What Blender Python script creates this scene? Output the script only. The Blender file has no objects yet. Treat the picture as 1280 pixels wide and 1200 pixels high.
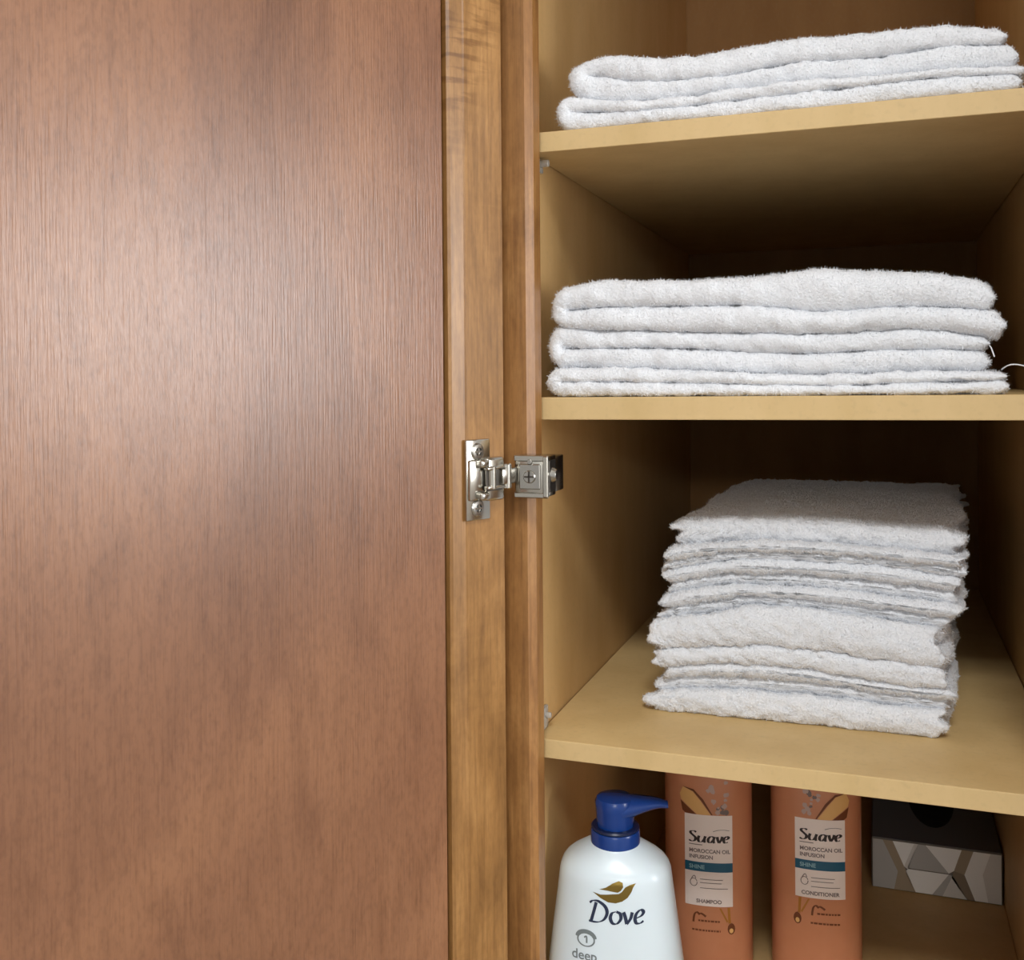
import bpy, bmesh, math, random
import numpy as np
from mathutils import Vector, Matrix, noise

random.seed(7)
scn = bpy.context.scene
COL = scn.collection
CZ = 1.30                       # camera height above the floor

# ------------------------------------------------------------------ camera
F_PX, HOR = 1285.0, 474.0
YAW, ROLL = math.radians(19.7), math.radians(0.45)
fwd = Vector((-math.sin(YAW), math.cos(YAW), 0))
rgt = Vector((math.cos(YAW), math.sin(YAW), 0))
upv = Vector((0, 0, 1))
r2 = rgt * math.cos(ROLL) - upv * math.sin(ROLL)
u2 = upv * math.cos(ROLL) + rgt * math.sin(ROLL)
cd = bpy.data.cameras.new('camera')
cam = bpy.data.objects.new('camera', cd); COL.objects.link(cam)
m = Matrix.Identity(4)
for i in range(3):
    m[i][0], m[i][1], m[i][2] = r2[i], u2[i], -fwd[i]
m[2][3] = CZ
cam.matrix_world = m
cd.sensor_fit = 'HORIZONTAL'; cd.sensor_width = 36
cd.lens = 36 * F_PX / 1280
cd.shift_y = -(600 - HOR) / 1280
cd.clip_start = 0.02
scn.camera = cam

# ------------------------------------------------------------------ light
w = bpy.data.worlds.new('world'); scn.world = w; w.use_nodes = True
w.node_tree.nodes['Background'].inputs[0].default_value = (0.9, 0.95, 1, 1)
w.node_tree.nodes['Background'].inputs[1].default_value = 0.2

def area(name, loc, target, sx, sy, power, col):
    d = bpy.data.lights.new(name, 'AREA'); d.shape = 'RECTANGLE'
    d.size, d.size_y, d.energy, d.color = sx, sy, power, col
    o = bpy.data.objects.new(name, d); COL.objects.link(o)
    o.location = loc
    o.rotation_euler = (Vector(target) - Vector(loc)).to_track_quat('-Z', 'Y').to_euler()
    return o
area('ceiling_lamp_light', (0.12, -0.66, 2.30), (0.12, -0.66, 0), 0.36, 0.36, 18, (0.95, 0.98, 1.0))
area('window_light', (1.29, 0.44, 1.44), (-1, 0.44, 1.44), 0.40, 0.46, 12, (0.96, 0.98, 1.0))
area('fill_lamp_light', (0.25, -1.40, 1.62), (-0.05, 0.9, 1.15), 0.50, 0.10, 5.5, (0.97, 0.98, 1.0))  # added low fill to brighten the deep bays, no known source

vs = scn.view_settings
vs.view_transform = 'Standard'; vs.look = 'None'; vs.exposure = 0.30; vs.gamma = 1.0
vs.use_curve_mapping = False

# ------------------------------------------------------------------ helpers
def srgb(r, g, b):
    def f(c):
        c /= 255.0
        return c / 12.92 if c <= 0.04045 else ((c + 0.055) / 1.055) ** 2.4
    return (f(r), f(g), f(b), 1)

def unproj(px, py, Y):
    d = fwd + r2 * ((px - 640) / F_PX) + u2 * ((HOR - py) / F_PX)
    d = d * (Y / d.y)
    return Vector((d.x, Y, d.z + CZ))

def link(name, me, mat=None, parent=None, smooth=False):
    o = bpy.data.objects.new(name, me); COL.objects.link(o)
    if mat is not None:
        for mm in (mat if isinstance(mat, (list, tuple)) else [mat]):
            me.materials.append(mm)
    if smooth:
        me.polygons.foreach_set('use_smooth', [True] * len(me.polygons))
    if parent is not None:
        o.parent = parent
    return o

def from_bm(name, bm, mat, parent=None, smooth=False, angle=None):
    bmesh.ops.recalc_face_normals(bm, faces=bm.faces)
    me = bpy.data.meshes.new(name)
    if angle is not None:
        smooth = True
        for e in bm.edges:
            if len(e.link_faces) == 2 and e.calc_face_angle(0) > angle:
                e.smooth = False
    bm.to_mesh(me); bm.free()
    return link(name, me, mat, parent, smooth)

def add_box(bm, x0, x1, y0, y1, z0, z1, bevel=0.0, seg=2, mat=None):
    M = mat or Matrix.Identity(4)
    t = bmesh.new()
    vs_ = [t.verts.new((x, y, z)) for x in (x0, x1) for y in (y0, y1) for z in (z0, z1)]
    for f in ((0, 1, 3, 2), (4, 6, 7, 5), (0, 4, 5, 1), (2, 3, 7, 6), (0, 2, 6, 4), (1, 5, 7, 3)):
        t.faces.new([vs_[i] for i in f])
    bmesh.ops.recalc_face_normals(t, faces=t.faces)
    if bevel > 0:
        bmesh.ops.bevel(t, geom=list(t.edges), offset=bevel, segments=seg, profile=0.5, affect='EDGES')
    t.transform(M)
    merge(bm, t)

def merge(bm, t):
    me = bpy.data.meshes.new('tmp'); t.to_mesh(me); t.free()
    bm.from_mesh(me); bpy.data.meshes.remove(me)

def add_cyl(bm, p0, p1, r0, r1=None, seg=24, bevel=0.0):
    r1 = r0 if r1 is None else r1
    p0, p1 = Vector(p0), Vector(p1)
    q = (p1 - p0).to_track_quat('Z', 'Y').to_matrix().to_4x4()
    t = bmesh.new()
    L = (p1 - p0).length
    prof = [(0, 0), (r0 - bevel, 0), (r0, bevel), (r1, L - bevel), (r1 - bevel, L), (0, L)] if bevel else [(0, 0), (r0, 0), (r1, L), (0, L)]
    lathe(t, prof, seg)
    t.transform(Matrix.Translation(p0) @ q)
    merge(bm, t)

def lathe(bm, prof, seg=32):
    rings = []
    for r, z in prof:
        if r < 1e-7:
            rings.append([bm.verts.new((0, 0, z))])
        else:
            rings.append([bm.verts.new((r * math.cos(2 * math.pi * k / seg), r * math.sin(2 * math.pi * k / seg), z)) for k in range(seg)])
    for a, b in zip(rings, rings[1:]):
        for k in range(seg):
            k2 = (k + 1) % seg
            if len(a) == 1 and len(b) > 1:
                bm.faces.new((a[0], b[k], b[k2]))
            elif len(b) == 1 and len(a) > 1:
                bm.faces.new((a[k], a[k2], b[0]))
            elif len(a) > 1:
                bm.faces.new((a[k], a[k2], b[k2], b[k]))

def loft(bm, rings, close=True):
    R = [[bm.verts.new(p) for p in ring] for ring in rings]
    n = len(R[0])
    for a, b in zip(R, R[1:]):
        for k in range(n):
            bm.faces.new((a[k], a[(k + 1) % n], b[(k + 1) % n], b[k]))
    if close:
        bm.faces.new(R[0][::-1]); bm.faces.new(R[-1])

def empty(name, loc, label=None, cat=None, group=None):
    o = bpy.data.objects.new(name, None); COL.objects.link(o)
    o.location = loc; o.empty_display_size = 0.05
    if label: o['label'] = label
    if cat: o['category'] = cat
    if group: o['group'] = group
    return o

def tag(o, label, cat, group=None):
    o['label'] = label; o['category'] = cat
    if group: o['group'] = group
    return o

# ------------------------------------------------------------------ materials
class NT:
    def __init__(s, name):
        s.m = bpy.data.materials.new(name); s.m.use_nodes = True
        s.t = s.m.node_tree; s.n = s.t.nodes; s.l = s.t.links
        s.b = s.n['Principled BSDF']
    def node(s, typ, **kw):
        n = s.n.new(typ)
        for k, v in kw.items():
            if k in n.inputs: n.inputs[k].default_value = v
            else: setattr(n, k, v)
        return n
    def coord(s, scale=(1, 1, 1), rot=(0, 0, 0), loc=(0, 0, 0)):
        c = s.n.new('ShaderNodeTexCoord'); mp = s.n.new('ShaderNodeMapping')
        mp.inputs['Scale'].default_value = scale; mp.inputs['Rotation'].default_value = rot
        mp.inputs['Location'].default_value = loc
        s.l.new(c.outputs['Object'], mp.inputs[0]); return mp.outputs[0]
    def noise(s, vec, scale, detail=4, rough=0.55, dist=0.0):
        n = s.n.new('ShaderNodeTexNoise')
        n.inputs['Scale'].default_value = scale; n.inputs['Detail'].default_value = detail
        n.inputs['Roughness'].default_value = rough; n.inputs['Distortion'].default_value = dist
        s.l.new(vec, n.inputs['Vector']); return n.outputs['Fac']
    def ramp(s, fac, stops):
        r = s.n.new('ShaderNodeValToRGB'); e = r.color_ramp.elements
        e[0].position, e[0].color = stops[0]; e[1].position, e[1].color = stops[-1]
        for p, c in stops[1:-1]:
            x = e.new(p); x.color = c
        s.l.new(fac, r.inputs[0]); return r.outputs[0]
    def mix(s, a, b, fac, mode='MIX'):
        n = s.n.new('ShaderNodeMix'); n.data_type = 'RGBA'; n.blend_type = mode
        for v, i in ((fac, 0), (a, 6), (b, 7)):
            if hasattr(v, 'is_output') or isinstance(v, bpy.types.NodeSocket): s.l.new(v, n.inputs[i])
            else: n.inputs[i].default_value = v
        return n.outputs[2]
    def bump(s, h, strength, dist):
        b = s.n.new('ShaderNodeBump'); b.inputs['Strength'].default_value = strength
        b.inputs['Distance'].default_value = dist
        s.l.new(h, b.inputs['Height']); s.l.new(b.outputs[0], s.b.inputs['Normal'])
    def col(s, c):
        if isinstance(c, bpy.types.NodeSocket): s.l.new(c, s.b.inputs['Base Color'])
        else: s.b.inputs['Base Color'].default_value = c
    def set(s, **kw):
        for k, v in kw.items():
            s.b.inputs[k.replace('_', ' ')].default_value = v
        return s

def plain(name, c, rough=0.5, metal=0.0, **kw):
    n = NT(name); n.col(c); n.set(Roughness=rough, Metallic=metal, **kw)
    f = n.noise(n.coord(), 60, 3)
    n.bump(f, 0.04, 0.0005)
    return n.m

def mat_melamine(name, c0, c1, rough=0.5):
    n = NT(name); v = n.coord((3, 3, 1))
    f = n.noise(v, 9, 5, 0.6)
    g = n.noise(n.coord((1, 1, 1)), 260, 2, 0.5)
    c = n.ramp(f, [(0.3, c0), (0.7, c1)])
    c = n.mix(c, (0.30, 0.22, 0.12, 1), n.ramp(g, [(0.55, (0, 0, 0, 1)), (0.9, (0.22, 0.22, 0.22, 1))]))
    n.col(c); n.set(Roughness=rough); n.b.inputs['Specular IOR Level'].default_value = 0.25; n.bump(g, 0.05, 0.0004)
    return n.m

def mat_panel():
    n = NT('door_panel_veneer')
    big = n.noise(n.coord((1.2, 1.2, 0.7)), 4.5, 3, 0.5, 0.6)
    mid = n.noise(n.coord((5, 5, 1.4)), 9, 5, 0.64, 1.2)
    fine = n.noise(n.coord((60, 60, 2.4)), 14, 4, 0.6)
    speck = n.noise(n.coord((1, 1, 0.45)), 420, 2, 0.6)
    c = n.ramp(big, [(0.28, srgb(108, 70, 46)), (0.5, srgb(127, 86, 60)), (0.72, srgb(146, 102, 71))])
    c = n.mix(c, n.ramp(mid, [(0.3, (0.62, 0.56, 0.5, 1)), (0.55, (1, 1, 1, 1)), (0.8, (1.1, 1.08, 1.02, 1))]), 0.55, 'MULTIPLY')
    c = n.mix(c, n.ramp(fine, [(0.28, (0.6, 0.54, 0.48, 1)), (0.5, (1, 1, 1, 1))]), 0.5, 'MULTIPLY')
    c = n.mix(c, n.ramp(speck, [(0.25, (0.6, 0.55, 0.5, 1)), (0.55, (1.05, 1.05, 1.05, 1))]), 0.45, 'MULTIPLY')
    n.col(c); n.set(Roughness=0.34); n.b.inputs['Specular IOR Level'].default_value = 0.65
    n.bump(fine, 0.3, 0.0007)
    return n.m

def mat_maple(name, c0, c1, c2, figure=True):
    n = NT(name)
    big = n.noise(n.coord((2, 2, 0.8)), 11, 5, 0.62, 0.9)
    grain = n.noise(n.coord((34, 34, 1.6)), 11, 4, 0.6, 0.4)
    speck = n.noise(n.coord((1, 1, 0.4)), 380, 2, 0.6)
    c = n.ramp(big, [(0.28, c0), (0.52, c1), (0.75, c2)])
    c = n.mix(c, n.ramp(grain, [(0.3, (0.58, 0.52, 0.44, 1)), (0.58, (1.04, 1.04, 1.02, 1))]), 0.65, 'MULTIPLY')
    c = n.mix(c, n.ramp(speck, [(0.3, (0.72, 0.68, 0.62, 1)), (0.6, (1.05, 1.05, 1.05, 1))]), 0.4, 'MULTIPLY')
    if figure:
        # tiger figure: short slanting dark flecks in patches
        fl = n.noise(n.coord((9, 9, 60), (0.0, 0.42, 0.0)), 2.4, 3, 0.55, 0.5)
        patch = n.noise(n.coord((1, 1, 1), loc=(0.3, 0.1, 0.36)), 5.2, 2, 0.5)
        k = n.mix(n.ramp(fl, [(0.42, (1, 1, 1, 1)), (0.52, (0, 0, 0, 1))]), n.ramp(patch, [(0.5, (0, 0, 0, 1)), (0.62, (1, 1, 1, 1))]), 1.0, 'MULTIPLY')
        dark = n.mix(c, (0.52, 0.44, 0.34, 1), 1.0, 'MULTIPLY')
        sep = n.n.new('ShaderNodeSeparateXYZ'); n.l.new(n.coord(), sep.inputs[0])
        mr = n.node('ShaderNodeMapRange'); n.l.new(sep.outputs[2], mr.inputs[0])
        for i_, v_ in ((1, 1.40), (2, 1.47), (3, 0.12), (4, 1.0)): mr.inputs[i_].default_value = v_
        c = n.mix(c, n.mix(c, dark, k), mr.outputs[0])
    n.col(c); n.set(Roughness=0.4); n.bump(grain, 0.1, 0.0005)
    return n.m

def mat_terry():
    n = NT('white_terry')
    v = n.coord()
    a = n.noise(v, 620, 3, 0.65); b = n.noise(v, 190, 3, 0.6)
    h = n.mix(a, b, 0.4)
    n.col(n.ramp(a, [(0.25, (0.70, 0.72, 0.75, 1)), (0.6, (0.80, 0.815, 0.845, 1))]))
    n.set(Roughness=0.95); n.b.inputs['Sheen Weight'].default_value = 0.25
    n.b.inputs['Sheen Roughness'].default_value = 0.6
    n.b.inputs['Specular IOR Level'].default_value = 0.15
    n.bump(h, 0.75, 0.0022)
    return n.m

def mat_metal(name, c, rough):
    n = NT(name); f = n.noise(n.coord(), 90, 4, 0.6)
    n.col(c); n.set(Metallic=1.0, Roughness=rough); n.bump(f, 0.08, 0.0004)
    return n.m

M_tan = mat_melamine('tan_melamine', srgb(202, 162, 106), srgb(212, 174, 120))
M_shelf = mat_melamine('shelf_board', srgb(204, 172, 118), srgb(214, 184, 130))
M_edge = mat_melamine('shelf_edge_band', srgb(196, 168, 118), srgb(206, 178, 130))
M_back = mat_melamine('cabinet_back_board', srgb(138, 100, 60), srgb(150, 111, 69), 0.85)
M_panel = mat_panel()
M_stile = mat_maple('door_maple', srgb(118, 82, 42), srgb(147, 106, 59), srgb(174, 131, 80))
M_frame = mat_maple('frame_maple', srgb(122, 82, 42), srgb(146, 102, 56), srgb(168, 124, 74), False)
M_terry = mat_terry()
npile = NT('terry_fibres'); npile.col((0.84, 0.86, 0.89, 1)); npile.set(Roughness=1.0)
npile.b.inputs['Specular IOR Level'].default_value = 0.0
tr_ = npile.n.new('ShaderNodeBsdfTranslucent'); tr_.inputs[0].default_value = (0.80, 0.82, 0.86, 1)
mx_ = npile.n.new('ShaderNodeMixShader'); mx_.inputs[0].default_value = 0.35
npile.l.new(npile.b.outputs[0], mx_.inputs[1]); npile.l.new(tr_.outputs[0], mx_.inputs[2])
npile.l.new(mx_.outputs[0], npile.n['Material Output'].inputs[0])
M_pile = npile.m
M_nickel = mat_metal('hinge_nickel', (0.50, 0.48, 0.43, 1), 0.2)
M_screw = mat_metal('screw_steel', (0.42, 0.41, 0.38, 1), 0.24)
M_iron = mat_metal('hinge_dark_recess', (0.10, 0.09, 0.08, 1), 0.4)
M_wall = plain('painted_wall', (0.76, 0.76, 0.76, 1), 0.8)
M_ceil = plain('painted_ceiling', (0.8, 0.78, 0.74, 1), 0.85)

def mat_floor():
    n = NT('tile_floor'); f = n.noise(n.coord(), 14, 4)
    n.col(n.ramp(f, [(0.3, srgb(150, 135, 115)), (0.7, srgb(178, 163, 142))])); n.set(Roughness=0.45)
    return n.m
M_floor = mat_floor()

# ------------------------------------------------------------------ room
RX0, RX1, RY0, RY1, RZ = -1.5, 1.3, -1.5, 1.285, 2.4
def struct(name, x0, x1, y0, y1, z0, z1, mat):
    bm = bmesh.new(); add_box(bm, x0, x1, y0, y1, z0, z1)
    o = from_bm(name, bm, mat); o['kind'] = 'structure'; return o
struct('floor', RX0, RX1, RY0, RY1, -0.05, 0, M_floor)
struct('ceiling', RX0, RX1, RY0, RY1, RZ, RZ + 0.05, M_ceil)
struct('wall_back', RX0, RX1, RY1, RY1 + 0.08, 0, RZ, M_wall)
struct('wall_front', RX0, RX1, RY0 - 0.08, RY0, 0, RZ, M_wall)
struct('wall_left', RX0 - 0.08, RX0, RY0, RY1, 0, RZ, M_wall)
# right wall with a window opening
wy0, wy1, wz0, wz1 = 0.21, 0.67, 1.18, 1.70
bm = bmesh.new()
for a in ((RY0, wy0, 0, RZ), (wy1, RY1, 0, RZ), (wy0, wy1, 0, wz0), (wy0, wy1, wz1, RZ)):
    add_box(bm, RX1, RX1 + 0.08, a[0], a[1], a[2], a[3])
o = from_bm('wall_right', bm, M_wall); o['kind'] = 'structure'
win = bpy.data.objects.new('window_1', None); COL.objects.link(win); win['kind'] = 'structure'
M_white = plain('white_paint', (0.8, 0.8, 0.78, 1), 0.4)
bm = bmesh.new()
for a in ((wy0, wy1, wz0, wz0 + 0.035), (wy0, wy1, wz1 - 0.035, wz1), (wy0, wy0 + 0.035, wz0, wz1), (wy1 - 0.035, wy1, wz0, wz1)):
    add_box(bm, RX1 + 0.01, RX1 + 0.06, a[0], a[1], a[2], a[3], 0.003)
from_bm('window_frame', bm, M_white, win)
ng = NT('window_daylight'); ng.col((0.9, 0.95, 1, 1)); ng.set(Emission_Color=(0.9, 0.95, 1, 1), Emission_Strength=1.5)
bm = bmesh.new(); add_box(bm, RX1 + 0.05, RX1 + 0.055, wy0 + 0.03, wy1 - 0.03, wz0 + 0.03, wz1 - 0.03)
from_bm('window_pane', bm, ng.m, win)
lamp = empty('ceiling_lamp', (0.12, -0.66, RZ), 'square flush ceiling lamp with a white frame', 'lamp')
bm = bmesh.new()
for a in ((-0.25, 0.25, -0.25, -0.215), (-0.25, 0.25, 0.215, 0.25), (-0.25, -0.215, -0.215, 0.215), (0.215, 0.25, -0.215, 0.215)):
    add_box(bm, a[0], a[1], a[2], a[3], -0.10, 0, 0.003)
from_bm('lamp_frame', bm, M_white, lamp)
nl = NT('lamp_glow'); nl.col((1, 0.95, 0.88, 1)); nl.set(Emission_Color=(1, 0.93, 0.84, 1), Emission_Strength=2.0)
bm = bmesh.new(); add_box(bm, -0.215, 0.215, -0.215, 0.215, -0.09, -0.07)
from_bm('lamp_diffuser', bm, nl.m, lamp)

wl = empty('fill_lamp', (0.25, RY0, 1.62), 'added white fill bar on the wall behind the viewer', 'lamp')  # invented, unseen fixture built around the added fill light
bm = bmesh.new(); add_box(bm, -0.28, 0.28, 0.0, 0.03, -0.07, 0.07, 0.004)
from_bm('back_plate', bm, M_white, wl)
bm = bmesh.new(); add_box(bm, -0.26, 0.26, 0.03, 0.085, -0.055, 0.055, 0.006)
from_bm('lamp_diffuser', bm, nl.m, wl)

# ------------------------------------------------------------------ cabinet
XL, XR = -0.2217, 0.1036            # inner faces of the side panels
YF0, YF1 = 0.630, 0.652             # face frame front / back
YB = 1.270                          # inner face of the back panel
ZD = CZ - 0.483                     # deck the bottles stand on
ZT = 2.10
SX0, SX1 = -0.2112, 0.0953          # face frame opening
cab = empty('linen_cabinet', (0, 0.95, 0), 'tall wooden linen cabinet with its brown door swung open', 'cabinet')
cab_inv = Matrix.Translation((0, -0.95, 0))
def cpart(name, bm, mat, parent=None, **kw):
    if parent is None: bm.transform(cab_inv); parent = cab
    return from_bm(name, bm, mat, parent, **kw)
def cbox(name, x0, x1, y0, y1, z0, z1, mat, bevel=0.0008):
    bm = bmesh.new(); add_box(bm, x0, x1, y0, y1, z0, z1, bevel, 1)
    return cpart(name, bm, mat)
cbox('side_panel', XL - 0.016, XL, YF1, YB, 0.0, ZT, M_tan)
cbox('side_panel', XR, XR + 0.016, YF1, YB, 0.0, ZT, M_tan)
cbox('back_panel', XL - 0.016, XR + 0.016, YB, YB + 0.006, 0.0, ZT, M_back)
cbox('top_panel', XL, XR, YF1, YB, ZT - 0.016, ZT, M_tan)
cbox('deck_panel', XL, XR, YF1, YB, ZD - 0.016, ZD, M_tan)
cbox('frame_stile', SX0 - 0.038, SX0, YF0, YF1, 0.0, ZT, M_frame, 0.0045)
cbox('frame_stile', SX1, SX1 + 0.038, YF0, YF1, 0.0, ZT, M_frame, 0.0015)
cbox('frame_rail', SX0, SX1, YF0, YF1, ZT - 0.04, ZT, M_frame, 0.0015)
cbox('frame_rail', SX0, SX1, YF0, YF1, ZD - 0.04, ZD - 0.001, M_frame, 0.0015)
cbox('lower_panel', SX0, SX1, YF0 + 0.004, YF1, 0.0, ZD - 0.04, M_panel, 0.0015)

# open door: local t axis runs from the hinge edge to the free edge, n towards the viewer
DA = math.radians(25.0)
P0 = Vector((-0.2240, 0.6120, 0))
tdir = Vector((-math.sin(DA), -math.cos(DA), 0)); ndir = Vector((math.cos(DA), -math.sin(DA), 0))
DM = Matrix.Identity(4)
for i in range(3):
    DM[i][0], DM[i][1], DM[i][2], DM[i][3] = tdir[i], ndir[i], upv[i], P0[i]
DW, DZ0, DZ1, SW = 0.376, ZD - 0.012, ZT - 0.03, 0.0447
def door_t(px):
    d = fwd + r2 * ((px - 640) / F_PX)
    # P0 + t*tdir = s*d
    A = np.array([[d.x, -tdir.x], [d.y, -tdir.y]])
    return float(np.linalg.solve(A, np.array([P0.x, P0.y]))[1])
def door_pt(px, py):
    d = fwd + r2 * ((px - 640) / F_PX) + u2 * ((HOR - py) / F_PX)
    A = np.array([[d.x, -tdir.x], [d.y, -tdir.y]])
    s, t = np.linalg.solve(A, np.array([P0.x, P0.y]))
    return float(t), float(CZ + s * d.z)

def profile_bar(prof, z0, z1, vertical=True):
    """extrude a (t, n) profile along z (stile) or a (z, n) profile along t (rail)"""
    bm = bmesh.new(); rings = []
    for e in (z0, z1):
        rings.append([((a, b, e) if vertical else (e, b, a)) for a, b in prof])
    loft(bm, rings); bm.transform(DM); return bm
T = 0.019
def prof_for(a0, s):     # s=+1: inner edge towards +a
    pts = [(0.0, -T), (0.0, -0.0015), (0.0015, 0.0), (SW - 0.0115, 0.0), (SW - 0.0108, -0.0008),
           (SW - 0.0015, -0.0020), (SW, -0.0035), (SW, -0.0095), (SW, -T)]
    return [(a0 + s * a, b) for a, b in pts]
bm = bmesh.new(); add_box(bm, SW - 0.006, DW - SW + 0.006, -0.0160, -0.0120, DZ0 + SW - 0.006, DZ1 - SW + 0.006, 0.0)
add_box(bm, SW + 0.0030, DW - SW - 0.0030, -0.0120, -0.0040, DZ0 + SW + 0.0030, DZ1 - SW - 0.0030, 0.0006, 1)
bm.transform(DM)
door = cpart('door', bm, M_panel); door['label'] = 'reddish brown wooden cabinet door with flat recessed panel'
def dpart(name, bm, mat, **kw):
    bm.transform(cab_inv); return from_bm(name, bm, mat, door, **kw)
dpart('door_stile', profile_bar(prof_for(0, 1), DZ0, DZ1), M_stile)
dpart('door_stile', profile_bar(prof_for(DW, -1), DZ0, DZ1), M_stile)
dpart('door_rail', profile_bar(prof_for(DZ0, 1), SW, DW - SW, False), M_stile)
dpart('door_rail', profile_bar(prof_for(DZ1, -1), SW, DW - SW, False), M_stile)

# hinge: cup flange on the door stile, arm, block wrapped round the frame stile
tA, zB = door_pt(580.5, 652); tB, zA = door_pt(609.5, 548)
tc, zc = (tA + tB) / 2, (zA + zB) / 2
bm = bmesh.new()
add_box(bm, tB, tA, 0, 0.0022, zB, zA, 0.0009, 2)
add_box(bm, tB + 0.001, tA - 0.001, 0.001, 0.0042, zc - 0.0125, zc + 0.0125, 0.0012, 2)
bm.transform(DM)
hinge = cpart('hinge', bm, M_nickel, angle=0.6); hinge['label'] = 'shiny nickel concealed hinge joining door and frame'
def hpart(name, bm, mat, xf=None, **kw):
    if xf: bm.transform(xf)
    bm.transform(cab_inv); return from_bm(name, bm, mat, hinge, **kw)
for zz in (zA - 0.0075, zB + 0.0075):
    bm = bmesh.new(); t_ = bmesh.new()
    lathe(t_, [(0, 0.0026), (0.0022, 0.0026), (0.0026, 0.0036), (0.0044, 0.0034), (0.0052, 0.0026), (0.0054, 0.0)], 24)
    t_.transform(Matrix.Translation((tc + 0.001, 0, zz)) @ Matrix.Rotation(-math.pi / 2, 4, 'X'))
    merge(bm, t_)
    add_box(bm, tc - 0.0022, tc + 0.0042, 0.0028, 0.0036, zz - 0.0005, zz + 0.0005)
    add_box(bm, tc + 0.0005, tc + 0.0015, 0.0028, 0.0036, zz - 0.0032, zz + 0.0032)
    hpart('screw', bm, M_screw, DM, angle=0.6)
bm = bmesh.new()
add_box(bm, tB - 0.009, tc - 0.004, 0.0005, 0.0062, zc - 0.0135, zc + 0.0135, 0.002, 3)
add_box(bm, tc - 0.004, tc + 0.003, 0.002, 0.0085, zc + 0.0075, zc + 0.0125, 0.0015, 3)
add_box(bm, tc - 0.004, tc + 0.003, 0.002, 0.0085, zc - 0.0125, zc - 0.0075, 0.0015, 3)
hpart('cup', bm, M_nickel, DM, angle=0.6)
bm = bmesh.new(); add_box(bm, tB - 0.007, tc - 0.003, 0.005, 0.0066, zc - 0.0075, zc + 0.0070, 0.0008, 1)
hpart('cup_recess', bm, M_iron, DM, angle=0.6)
# arm from cup to block
bm = bmesh.new()
a = DM @ Vector((tc - 0.003, 0.0075, zc + 0.001)); b = Vector((-0.2155, 0.6165, zc + 0.0015))
d = (b - a); L = d.length; q = d.to_track_quat('X', 'Z').to_matrix().to_4x4()
for sgn in (-1, 1):
    add_box(bm, -0.002, L * 0.62, -0.0022, 0.0022, sgn * 0.0058 - 0.0011, sgn * 0.0058 + 0.0011, 0.0009, 2, Matrix.Translation(a) @ q)
add_box(bm, L * 0.35, L + 0.004, -0.0028, 0.0018, -0.0050, 0.0050, 0.0012, 2, Matrix.Translation(a) @ q)
mid = a + d * 0.55
add_cyl(bm, mid + Vector((0, 0, -0.0078)), mid + Vector((0, 0, 0.0078)), 0.0034, seg=20, bevel=0.0006)
add_cyl(bm, a + d * 0.12 + Vector((0, 0, -0.007)), a + d * 0.12 + Vector((0, 0, 0.007)), 0.0026, seg=16, bevel=0.0005)
hpart('arm', bm, M_nickel, angle=0.6)
# block
bz0, bz1 = zc - 0.0125, zc + 0.0135
bm = bmesh.new()
add_box(bm, -0.2175, -0.1958, 0.6105, 0.6290, bz0, bz1, 0.0012, 2)
add_box(bm, SX0 + 0.0005, -0.1968, 0.6280, 0.6490, bz0 + 0.0015, bz1 - 0.0015, 0.0008, 2)
add_box(bm, -0.2175, -0.1950, 0.6095, 0.6115, bz1 - 0.0035, bz1 + 0.0004, 0.0006, 1)
add_box(bm, -0.2175, -0.1950, 0.6095, 0.6115, bz0 - 0.0004, bz0 + 0.0030, 0.0006, 1)
add_box(bm, -0.1985, -0.1950, 0.6090, 0.6120, bz0, bz1, 0.0007, 1)
blk = hpart('mounting_block', bm, M_nickel, angle=0.6)
bm = bmesh.new(); add_box(bm, -0.2140, -0.2000, 0.6092, 0.6110, zc - 0.0075, zc + 0.0085, 0.0007, 1)
add_cyl(bm, (-0.2070, 0.6105, zc + 0.0005), (-0.2070, 0.6080, zc + 0.0005), 0.0044, 0.0040, 24, 0.0005)
add_cyl(bm, (-0.2070, 0.6105, zc + 0.0098), (-0.2070, 0.6086, zc + 0.0098), 0.0017, 0.0015, 16, 0.0002)
hpart('adjusting_plate', bm, M_screw, angle=0.6)
bm = bmesh.new(); add_box(bm, -0.2100, -0.2040, 0.6074, 0.6083, zc, zc + 0.0010); add_box(bm, -0.2075, -0.2065, 0.6074, 0.6083, zc - 0.003, zc + 0.004)
hpart('screw_slot', bm, M_iron)
bm = bmesh.new(); add_box(bm, -0.1960, -0.1953, 0.6140, 0.6270, bz0 + 0.003, bz1 - 0.003, 0.0002, 1)
hpart('side_recess', bm, M_iron)
bm = bmesh.new(); add_cyl(bm, (-0.1960, 0.6205, zc + 0.001), (-0.1925, 0.6205, zc + 0.001), 0.0048, 0.0038, 20, 0.0006)
hpart('screw', bm, M_screw, angle=0.6)

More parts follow.
